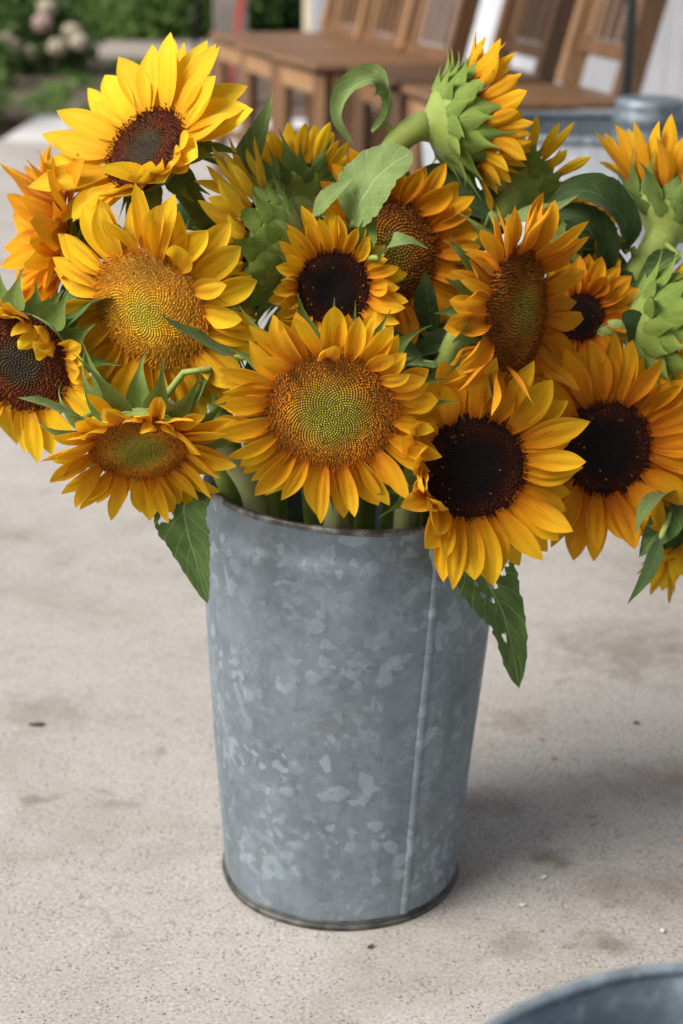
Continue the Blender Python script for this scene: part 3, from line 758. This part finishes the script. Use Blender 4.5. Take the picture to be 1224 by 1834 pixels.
TYPES = []
def sunflower(px, py, y, n, rd, pl, label, disc='green', npet=34, pmat=P_GOLD, e0=15, ej=9, curl=-10, cj=14, pw=.30, elevf=None, lenf=None,
              dome=.16, dimple=0.0, nfl=900, nbr=22, bl=.8, bw=.42, be=-14, bc=8, bmat=BRACT, depth=.55, seed=1, cup=.35, wave=.12,
              entry=None, leaves=(), auto=2, stemr=.0085, twist=.25, petal_n=None, skipf=None, tl=1.0):
    r = np.random.default_rng(seed * 13 + 5)
    c = at_y(px, py, y); m = scale_at(c)
    v_ = (CAM - c).normalized()                         # n is given against the line of sight: right, up, toward
    rt = (RIGHT - v_ * RIGHT.dot(v_)).normalized(); up = v_.cross(rt)
    N = (rt * n[0] + up * n[1] + v_ * n[2]).normalized()
    X = up.cross(N)
    if X.length < .25: X = rt
    X = (X - N * X.dot(N)).normalized(); Y = N.cross(X)
    fr = (X, Y, N); Rd = rd * m; L = pl * m
    # stem: from the back of the head down through the bucket mouth to its bottom
    back = c - N * (depth * Rd)
    if entry is None:
        q = Vector((c.x, c.y, 0)) * .5; q.y += .01
        if q.length > .094: q = q.normalized() * .094
    else: q = Vector((entry[0], entry[1], 0))
    E = Vector((q.x, q.y, BH - .004)); Bm = Vector((q.x * .55 + r.uniform(-.02, .02), q.y * .55 + r.uniform(-.02, .02), .022))
    dist = (back - E).length
    dn = (Bm - E).normalized()
    st = hermite(back, -N * dist * .9 * tl, E, dn * dist * .9, 22) + [E * (1 - u) + Bm * u for u in np.linspace(.12, 1, 7)]
    root = empty('sunflower', Bm, label, 'flower', 'sunflowers in the galvanized bucket')
    B0 = np.array(Bm)
    sr = [stemr * (1.25 - .28 * min(1, i / 5)) if i < 6 else stemr * (.97 + .13 * i / 28) for i in range(len(st))]
    sv, sf = tube_geo([p - Bm for p in st], sr, 12); mesh('stem', sv, sf, STEM_CUT if seed in (1, 6, 7, 9, 10) else STEM, root)
    fv, ff = fuzz_geo([p - Bm for p in st[:24]], sr, r, 1100, .0028); tag(mesh('stem_fuzz', fv, ff, FUZZ, root, smooth=False), kind='stuff')
    # receptacle and disc
    prof = [(stemr * 1.1, -depth * Rd * 1.12), (stemr * 1.35, -depth * Rd), (Rd * .42, -depth * Rd * .93), (Rd * .72, -depth * Rd * .72), (Rd * .90, -depth * Rd * .40), (Rd * .93, -.12 * Rd), (Rd * .88, -.03 * Rd)]
    v, f = dome_geo(fr, c, prof); mesh('receptacle', v - B0, f, STEM, root)
    pr = [(Rd * q2, Rd * (dome * (1 - q2 * q2) - dimple * max(0, 1 - (q2 / .55) ** 2) ** 2) - .0004) for q2 in np.linspace(1.0, .001, 14)]
    v, f = dome_geo(fr, c, pr); dsk = mesh('disc', v - B0, f, DISCB[disc], root)
    if nfl:
        v, f, cc = disc_geo(fr, c, Rd, dome, disc, nfl, r, dimple); fo = tag(mesh('florets', v - B0, f, FLORET, dsk, col=cc, smooth=False), kind='stuff')
    # ray petals in two or three whorls
    npet = int(npet * 1.55)
    for i in range(npet):
        phi = 2 * math.pi * (i + r.uniform(-.32, .32)) / npet
        whorl = i % 3
        if skipf and skipf(math.degrees(phi) % 360): continue
        dg = math.degrees(phi) % 360
        e = R((elevf(dg) if elevf else e0) + r.normal(0, ej + 3) + (8, 0, -7)[whorl])
        l = L * r.uniform(.80, 1.14) * (lenf(dg) if lenf else 1)
        cu = R(curl + r.normal(0, cj)); odd = r.uniform()
        if odd < .08: cu += R(r.choice([-45, 50])); 
        v, uv, f = petal_geo(fr, c, phi, Rd * .90, Rd * (.035, .0, -.04)[whorl], l, L * pw * 1.12 * r.uniform(.72, 1.22), e, cu, cup * r.uniform(.5, 1.5), r.normal(0, twist), r.normal(0, .11), wave * r.uniform(.6, 2.6), r)
        mesh('petal', v - B0, f, pmat, root, uv=uv)
    # bracts behind the petals
    for i in range(nbr):
        lay = i % 3; phi = 2 * math.pi * (i + r.uniform(-.25, .25)) / nbr * (1 if lay < 3 else 1)
        R0 = Rd * (.93, .86, .68)[lay]; z0 = -Rd * depth * (.32, .52, .76)[lay]
        v, uv, f = bract_geo(fr, c, phi, R0, z0, Rd * bl * r.uniform(.8, 1.2) * (1, .95, .85)[lay], Rd * bw * r.uniform(.85, 1.15), R(be + (14, 0, -12)[lay] + r.normal(0, 9)), R(bc + r.normal(0, 30)), .25, r.normal(0, .14), r)
        mesh('bract', v - B0, f, bmat, root, uv=uv)
    # leaves given by outline points, with a stalk to the nearest bit of stem
    for li, lf in enumerate(leaves):
        pts = [at_y(*q) for q in lf['p']]; w = lf['w'] * scale_at(pts[len(pts) // 2])
        nm = lf.get('n', (0, .3, 1)); nv3 = RIGHT * nm[0] + UP * nm[1] + BACK * nm[2]
        v, f, uv = leaf_geo(pts, w, nv3, lf.get('cup', .15), lf.get('wave', .08), seed * 7 + li, lf.get('nu', 9), lf.get('nv', 22), lf.get('holes', ()), lf.get('roll', 0), lf.get('prof'))
        lo = mesh('leaf', [q - Bm for q in v], f, lf.get('m', LEAF), root, uv=uv)
        near = min(st[2:24], key=lambda q: (q - pts[0]).length)
        mid = (near + pts[0]) / 2 + Vector((0, 0, .012)); d0 = (pts[1] - pts[0]) * .12
        tv, tf = tube_geo([near - Bm, mid - Bm, pts[0] - Bm, pts[0] + d0 - Bm], [.0032, .0026, .0022, .0012], 7); mesh('leaf_stalk', tv, tf, STEM, lo)
    for a in range(auto):
        i0 = int(r.integers(5, 15)); p0 = st[i0]; ang = r.uniform(0, 6.28); d = Vector((math.cos(ang), math.sin(ang) * .8, .25)).normalized()
        ln = r.uniform(.05, .085); p1 = p0 + d * ln * .5; p2 = p0 + d * ln + Vector((0, 0, -.012)); p3 = p0 + d * ln * 1.35 + Vector((0, 0, -.045))
        v, f, uv = leaf_geo([p0 + d * .012, p1, p2, p3], ln * .85, Vector((-d.x * .2, -d.y * .2 - .25, 1)), .15, .1, seed * 31 + a, 7, 14)
        lo = mesh('leaf', [q - Bm for q in v], f, LEAF_DARK if a % 2 else LEAF, root, uv=uv)
        tv, tf = tube_geo([p0 - Bm, p0 + d * .02 - Bm], [.003, .0018], 6); mesh('leaf_stalk', tv, tf, STEM, lo)
    return root
def cosd(a, b): return max(0.0, math.cos(R(a - b)))

# the front ring
sunflower(595, 737, -.180, (-.04, -.50, .86), 122, 104, 'large golden sunflower with green centred orange disc, directly above the bucket rim',
    'green', 38, P_GOLD, elevf=lambda d: 8 + 16 * cosd(d, 90) - 6 * cosd(d, 180), ej=9, curl=-6, pw=.35, dome=.15, nfl=2100, nbr=24, bl=.95, bw=.34, be=-16, bc=26, seed=1, entry=(-.005, -.088), auto=0,
    lenf=lambda d: 1 - .12 * cosd(d, 10), leaves=[dict(p=[(425, 640, -.150), (380, 622, -.158), (325, 592, -.165), (286, 562, -.168)], w=62, n=(.5, .9, .45), m=LEAF, cup=.1),
    dict(p=[(735, 640, -.08), (775, 622, -.085), (820, 615, -.09), (860, 640, -.09)], w=70, n=(-.1, .7, .7), m=LEAF_DARK)])
sunflower(272, 553, -.125, (-.50, -.40, .77), 116, 120, 'bright yellow sunflower with yellow green disc touching the dark centred tall sunflower',
    'lime', 32, P_YEL, e0=-6, ej=10, curl=-4, pw=.36, dome=.26, nfl=1700, nbr=20, seed=2, entry=(-.06, -.05), auto=2, twist=.2,
    elevf=lambda d: -4 + 10 * cosd(d, 250) - 4 * cosd(d, 60))
sunflower(263, 268, -.045, (-.57, .52, .62), 88, 138, 'tall lemon yellow sunflower with reddish brown disc and grey eye',
    'brown', 26, P_LEMON, ej=6, cj=8, curl=-2, pw=.38, dome=.10, nfl=800, nbr=18, seed=3, entry=(-.055, .01), auto=4, cup=.22, wave=.06, twist=.12,
    elevf=lambda d: 8 + 55 * cosd(d, 305) ** 2, bl=1.0, lenf=lambda d: 1 - .15 * cosd(d, 305))
sunflower(108, 425, -.02, (-.93, .12, .20), 62, 120, 'orange sunflower seen side on, facing the garden beside the tall lemon one',
    'brown', 24, P_ORG, e0=30, ej=10, curl=-8, pw=.42, nfl=400, nbr=18, seed=4, bmat=LEAF_DARK, entry=(-.085, .0), auto=4, cup=.25)
sunflower(38, 648, -.125, (-.42, -.42, .80), 98, 98, 'dark brown sunflower with black eye and a petal folded over it',
    'brown', 26, P_YEL, ej=8, curl=-5, pw=.40, dome=.14, nfl=900, nbr=24, bl=.9, bw=.5, seed=5, entry=(-.09, -.03), auto=1, cup=.25,
    elevf=lambda d: 2 + 92 * cosd(d, 48) ** 3, lenf=lambda d: 1 - .3 * cosd(d, 48))
sunflower(251, 803, -.175, (0.0, -.80, .60), 93, 90, 'nodding golden sunflower with wide green disc and a crown of curled green bracts',
    'green', 34, P_GOLD, elevf=lambda d: 18 + 14 * cosd(d, 90), ej=8, curl=6, pw=.34, dome=.10, nfl=1600, nbr=20, bl=1.4, bw=.44, be=-14, bc=-62, bmat=BRACT, seed=6, entry=(-.068, -.062), auto=0, depth=.6,
    leaves=[dict(p=[(146, 752, -.165), (112, 736, -.185), (72, 722, -.20), (32, 712, -.205)], w=52, n=(.3, .85, .5), m=LEAF_PALE, cup=.1),
            dict(p=[(350, 868, -.135), (330, 915, -.15), (345, 985, -.15), (372, 1080, -.14)], w=110, n=(-.35, .1, .9), m=LEAF, cup=.12, nu=51, nv=110, prof=[.5, .8, .95, 1.0, .95, .85, .66, .40, .18, .01],
                 holes=[(.62, .10, .28, .05), (.82, .05, .15, .08), (.45, .27, .10, .022), (.50, .37, .14, .035), (.74, .40, .13, .03), (.2, .04, .2, .03)]),
            dict(p=[(380, 660, -.14), (360, 690, -.13), (345, 715, -.12)], w=80, n=(0, .5, .8), m=LEAF)])
sunflower(598, 517, -.105, (.02, -.10, .97), 71, 60, 'small dark centred sunflower with short golden petals between large yellow ones',
    'dark', 29, P_GOLD, e0=30, ej=10, curl=-10, pw=.44, dome=.06, dimple=.06, nfl=900, nbr=22, bl=1.1, bw=.46, be=-8, bc=8, seed=7, entry=(.0, -.04), auto=1, cup=.5,
    elevf=lambda d: 34 - 12 * cosd(d, 90) - 8 * cosd(d, 340), lenf=lambda d: .95 + .55 * cosd(d, 105) ** 6 + .45 * cosd(d, 335) ** 2,
    leaves=[dict(p=[(678, 462, -.115), (705, 440, -.125), (735, 436, -.125), (768, 446, -.12)], w=48, n=(.1, .75, .6), m=LEAF_PALE, cup=.25),
            dict(p=[(500, 420, -.07), (470, 400, -.08), (440, 378, -.085), (415, 362, -.085)], w=30, n=(.3, .6, .6), m=BRACT)])
sunflower(925, 556, -.140, (.87, -.06, .44), 114, 98, 'orange sunflower turned sideways with rust brown disc, above the largest dark centred one',
    'rust', 34, P_ORG, ej=18, curl=-4, cj=24, pw=.38, dome=.18, nfl=1200, nbr=22, bl=.9, seed=8, entry=(.055, -.045), tl=.4, auto=3, twist=.4, wave=.2,
    elevf=lambda d: 4 - 26 * cosd(d, 180) + 6 * cosd(d, 0), lenf=lambda d: 1 + .16 * cosd(d, 90) - .22 * cosd(d, 180) + .2 * cosd(d, 265))
sunflower(848, 838, -.157, (.22, -.26, .94), 102, 122, 'largest dark centred sunflower with broad golden petals hanging over the bucket side',
    'dark', 30, P_GOLD, ej=8, curl=-6, pw=.37, dome=.10, dimple=.04, nfl=1500, nbr=22, bl=1.0, seed=9, entry=(.05, -.078), auto=0, cup=.28, wave=.08, twist=.18,
    elevf=lambda d: 4 + 74 * cosd(d, 200) ** 1.3, lenf=lambda d: 1 - .12 * cosd(d, 195) + .10 * cosd(d, 275),
    leaves=[dict(p=[(838, 985, -.125), (872, 1040, -.130), (908, 1120, -.128), (930, 1232, -.12)], w=118, n=(.25, .2, .95), m=LEAF, cup=.10, nu=53, nv=110, prof=[.5, .85, 1.0, 1.0, .92, .76, .55, .42, .20, .01],
                 holes=[(-.72, .26, .2, .05), (-.55, .33, .13, .04), (.35, .30, .06, .03), (.40, .40, .10, .02), (.15, .47, .10, .02), (-.15, .40, .12, .018), (.35, .72, .16, .025), (.95, .60, .12, .03)])])
sunflower(1086, 803, -.10, (.30, -.14, .92), 90, 118, 'dark centred orange sunflower partly behind the largest dark one',
    'dark', 30, P_ORG, e0=8, ej=9, curl=-6, pw=.37, dome=.10, dimple=.05, nfl=1100, nbr=20, bl=1.0, seed=10, entry=(.085, -.035), auto=0, cup=.3)
sunflower(1040, 568, -.045, (.06, -.06, .97), 46, 72, 'small dark centred orange sunflower behind the sideways rust disc',
    'dark', 22, P_ORG, e0=14, ej=9, curl=-6, pw=.45, dome=.10, nfl=500, nbr=16, seed=11, entry=(.065, -.01), auto=2, cup=.32,
    leaves=[dict(p=[(1160, 640, -.06), (1150, 605, -.065), (1135, 578, -.068), (1116, 560, -.068)], w=52, n=(-.3, .35, .8), m=LEAF_DARK, prof=[.5, .8, .95, 1, 1, .95, .85, .65, .4, .1])])
# the ones behind
sunflower(695, 452, -.035, (.28, .10, .93), 98, 98, 'rust disc sunflower half hidden behind large ovate leaf and small dark one',
    'rust', 28, P_ORG, e0=18, ej=11, curl=-8, pw=.38, nfl=900, nbr=20, seed=12, entry=(.02, -.01), auto=5, cup=.35,
    leaves=[dict(p=[(632, 402, -.095), (650, 355, -.10), (682, 310, -.10), (738, 272, -.095)], w=122, n=(-.45, .35, .85), m=LEAF_PALE, cup=.1, wave=.05, nu=13, nv=30, prof=[.12, .45, .78, .98, 1.02, 1.0, .92, .70, .42, .06]),
            dict(p=[(560, 388, -.09), (580, 365, -.098), (605, 342, -.10), (632, 320, -.10)], w=46, n=(-.2, .5, .85), m=LEAF_PALE, cup=.15),
            dict(p=[(645, 470, -.10), (655, 430, -.105), (662, 400, -.105), (672, 368, -.10)], w=40, n=(.1, .2, .9), m=BRACT, cup=.3),
            dict(p=[(775, 600, -.06), (770, 560, -.065), (765, 520, -.065), (762, 486, -.06)], w=60, n=(-.5, .2, .7), m=LEAF_DARK)])
sunflower(466, 445, -.060, (-.90, .08, -.26), 108, 104, 'lemon sunflower seen from behind, petals pointing to the bright yellow one',
    'green', 32, P_LEMON, e0=40, ej=10, curl=-6, pw=.30, nfl=0, nbr=36, bl=.62, bw=.42, be=44, bc=-46, bmat=BRACT_PALE, seed=13, entry=(-.025, .0), auto=1, depth=.7)
sunflower(535, 335, .035, (-.05, .74, -.62), 66, 74, 'yellow sunflower facing away behind the large ovate leaf, green bracts showing',
    'green', 26, P_YEL, e0=46, ej=10, curl=-6, pw=.32, nfl=0, nbr=28, bl=.95, bw=.40, be=40, bc=-10, bmat=BRACT, seed=14, entry=(-.015, .04), auto=4,
    leaves=[dict(p=[(440, 345, -.0), (450, 290, -.005), (472, 235, -.008), (489, 165, -.005)], w=66, n=(-.5, .1, .8), m=LEAF_PALE, cup=.3),
            dict(p=[(330, 268, .0), (375, 262, -.01), (415, 272, -.015), (442, 308, -.02)], w=26, n=(0, .8, .4), m=LEAF)])
sunflower(838, 216, .02, (.92, .10, -.30), 88, 84, 'sunflower seen from behind on a bent pale stem, pointed bracts ringing it',
    'green', 34, P_GOLD, e0=52, ej=10, curl=-14, pw=.36, nfl=300, nbr=39, bl=.85, bw=.50, be=46, bc=-34, bmat=BRACT_PALE, seed=15, entry=(.01, .05), auto=0, depth=.85, stemr=.0095, tl=.75,
    leaves=[dict(p=[(668, 238, .01), (698, 205, .005), (700, 165, .0), (668, 142, -.005), (626, 162, -.008), (608, 210, -.006), (634, 262, -.005)], w=44, n=(-.7, .2, .55), m=LEAF_PALE, cup=.45, nv=34, roll=.5, prof=[.3, .5, .7, .95, 1.05, 1.1, .95, .55, .25, .02]),
            dict(p=[(735, 318, .025), (785, 338, .02), (840, 365, .015), (905, 405, .01)], w=96, n=(.1, .35, .95), m=LEAF_DARK, cup=.2),
            dict(p=[(880, 330, .03), (872, 380, .025), (850, 430, .02), (815, 480, .015)], w=84, n=(.3, .2, .95), m=LEAF_DARK, cup=.2),
            dict(p=[(700, 560, .0), (735, 590, -.005), (770, 625, -.01), (800, 670, -.01)], w=90, n=(.1, .3, .95), m=LEAF_DARK, cup=.2)])
sunflower(945, 328, .045, (.48, .46, -.62), 66, 84, 'yellow sunflower facing the galvanized tub, seen from behind with pale calyx',
    'green', 15, P_YEL, e0=40, ej=11, curl=-6, pw=.25, nfl=0, nbr=28, bl=.85, bw=.46, be=36, bc=5, bmat=BRACT_PALE, seed=16, entry=(.045, .045), auto=1,
    leaves=[dict(p=[(890, 405, -.02), (940, 392, -.03), (990, 378, -.035), (1036, 350, -.035)], w=40, n=(0, .55, .7), m=LEAF_PALE, cup=.35)])
sunflower(1210, 368, .03, (.32, .84, -.30), 84, 118, 'tall golden sunflower on a thick pale stem, opening upward by the ribbed can',
    'rust', 28, P_GOLD, e0=52, ej=12, curl=-10, pw=.27, nfl=300, nbr=33, bl=1.05, bw=.46, be=40, bc=-12, bmat=BRACT, seed=17, entry=(.075, .03), auto=2, stemr=.0115, depth=.7,
    leaves=[dict(p=[(1120, 452, .01), (1118, 400, -.005), (1078, 352, -.015), (1025, 342, -.015), (975, 372, -.01)], w=84, n=(.15, .45, .95), m=LEAF_DARK, cup=.2, nv=28),
            dict(p=[(1090, 500, .0), (1075, 420, -.01), (1030, 385, -.015), (970, 392, -.012)], w=66, n=(.15, .45, .95), m=LEAF_DARK, cup=.2),
            dict(p=[(1215, 455, -.0), (1190, 470, -.02), (1160, 500, -.03), (1128, 545, -.035)], w=50, n=(0, .5, .8), m=LEAF, cup=.3),
            dict(p=[(1150, 500, .0), (1120, 520, -.01), (1095, 560, -.015), (1080, 610, -.015)], w=70, n=(0, .4, .9), m=LEAF_DARK, cup=.2)])
sunflower(1198, 588, -.045, (.88, -.05, -.20), 98, 66, 'unopened lime green sunflower head with broad overlapping bracts',
    'green', 24, P_LEMON, e0=45, ej=10, curl=-10, pw=.40, nfl=0, nbr=40, bl=.95, bw=.48, be=46, bc=-40, bmat=BRACT_PALE, seed=18, entry=(.09, .01), tl=.35, auto=1, depth=.8)
sunflower(1250, 965, -.05, (.25, -.90, .12), 58, 95, 'drooping sunflower hanging low beyond the bucket with long dark leaves',
    'dark', 22, P_YEL, e0=45, ej=10, curl=-10, pw=.34, nfl=0, nbr=22, bl=1.0, bw=.5, be=40, bc=5, bmat=LEAF_DARK, seed=19, entry=(.093, -.015), auto=0,
    leaves=[dict(p=[(1215, 890, -.09), (1198, 930, -.12), (1170, 965, -.135), (1145, 998, -.14)], w=64, n=(-.2, .2, .9), m=LEAF, cup=.15),
            dict(p=[(1215, 880, -.09), (1180, 890, -.125), (1154, 917, -.14), (1138, 957, -.14)], w=40, n=(-.4, .5, .6), m=LEAF_PALE, cup=.2),
            dict(p=[(1185, 960, -.15), (1175, 1000, -.15), (1155, 1040, -.15), (1124, 1082, -.15)], w=34, n=(-.5, .2, .7), m=LEAF_DARK, cup=.2),
            dict(p=[(1225, 910, -.07), (1215, 950, -.075), (1190, 985, -.078)], w=50, n=(-.1, .1, .9), m=LEAF_DARK, cup=.2)])
sunflower(1015, 440, .03, (.55, .12, -.62), 52, 78, 'shaded orange sunflower facing away under the arching dark leaves',
    'dark', 20, P_ORG, e0=24, ej=10, curl=-6, pw=.40, nfl=0, nbr=22, bl=1.0, bw=.46, be=30, bc=10, bmat=LEAF_DARK, seed=20, entry=(.05, .02), auto=5)

# ------------------------------------------------------------------ scraps on the concrete
SCRAP = paint('dry_leaf', (.10, .07, .04), .8, .3, 90); SCRAP_P = paint('fallen_petal', (.62, .42, .30), .7, .2, 90); SCRAP_W = paint('pale_fluff', (.75, .75, .74), .8, .1, 90)
def scrap(name, px, py, ln, wd, a, mat, label, cat, group=None, seed=0):
    r = random.Random(seed + int(px)); c = at_z(px, py); v = []; n = 7
    for j in range(n):
        s_ = j / (n - 1); w = wd * math.sin(math.pi * (.08 + .86 * s_)) * r.uniform(.75, 1.2)
        for k in (-1, 0, 1):
            x = (s_ - .5) * ln; y = k * w * .5
            v.append((x * math.cos(a) - y * math.sin(a), x * math.sin(a) + y * math.cos(a), .0006 + .0022 * abs(k) * r.uniform(.4, 1) + .002 * (s_ - .5) ** 2))
    f = grid_faces(3, n)
    o = mesh(name, v, f, mat, loc=(c.x, c.y, 0)); sm = o.modifiers.new('thick', 'SOLIDIFY'); sm.thickness = .0004
    return tag(o, label, cat, group)
scrap('dry_leaf', 66, 1300, .017, .007, .1, SCRAP, 'curled dry brown leaf scrap lying out on the bare concrete', 'leaf')
scrap('dry_leaf', 1140, 1297, .008, .005, .5, SCRAP, 'small dark dry leaf crumb at the edge of the stain', 'leaf')
scrap('dry_leaf', 664, 1698, .008, .0035, .9, SCRAP, 'tiny dry leaf sliver in front of the bucket base', 'leaf')
for i, (px, py) in enumerate([(1062, 1463), (1062, 1477), (980, 1502), (1220, 1507), (968, 1325), (992, 1360)]):
    scrap('fallen_petal', px, py, .007, .0045, i * .7, SCRAP_P, 'tiny pinkish fallen petal on shaded concrete', 'petal', 'pinkish petals scattered on the concrete', i)
for i, (px, py) in enumerate([(936, 1624), (974, 1575), (1186, 1670)]):
    scrap('fluff', px, py, .006, .004, i * .9, SCRAP_W, 'tiny white fluff speck on the concrete', 'fluff', 'white specks on the concrete', i)
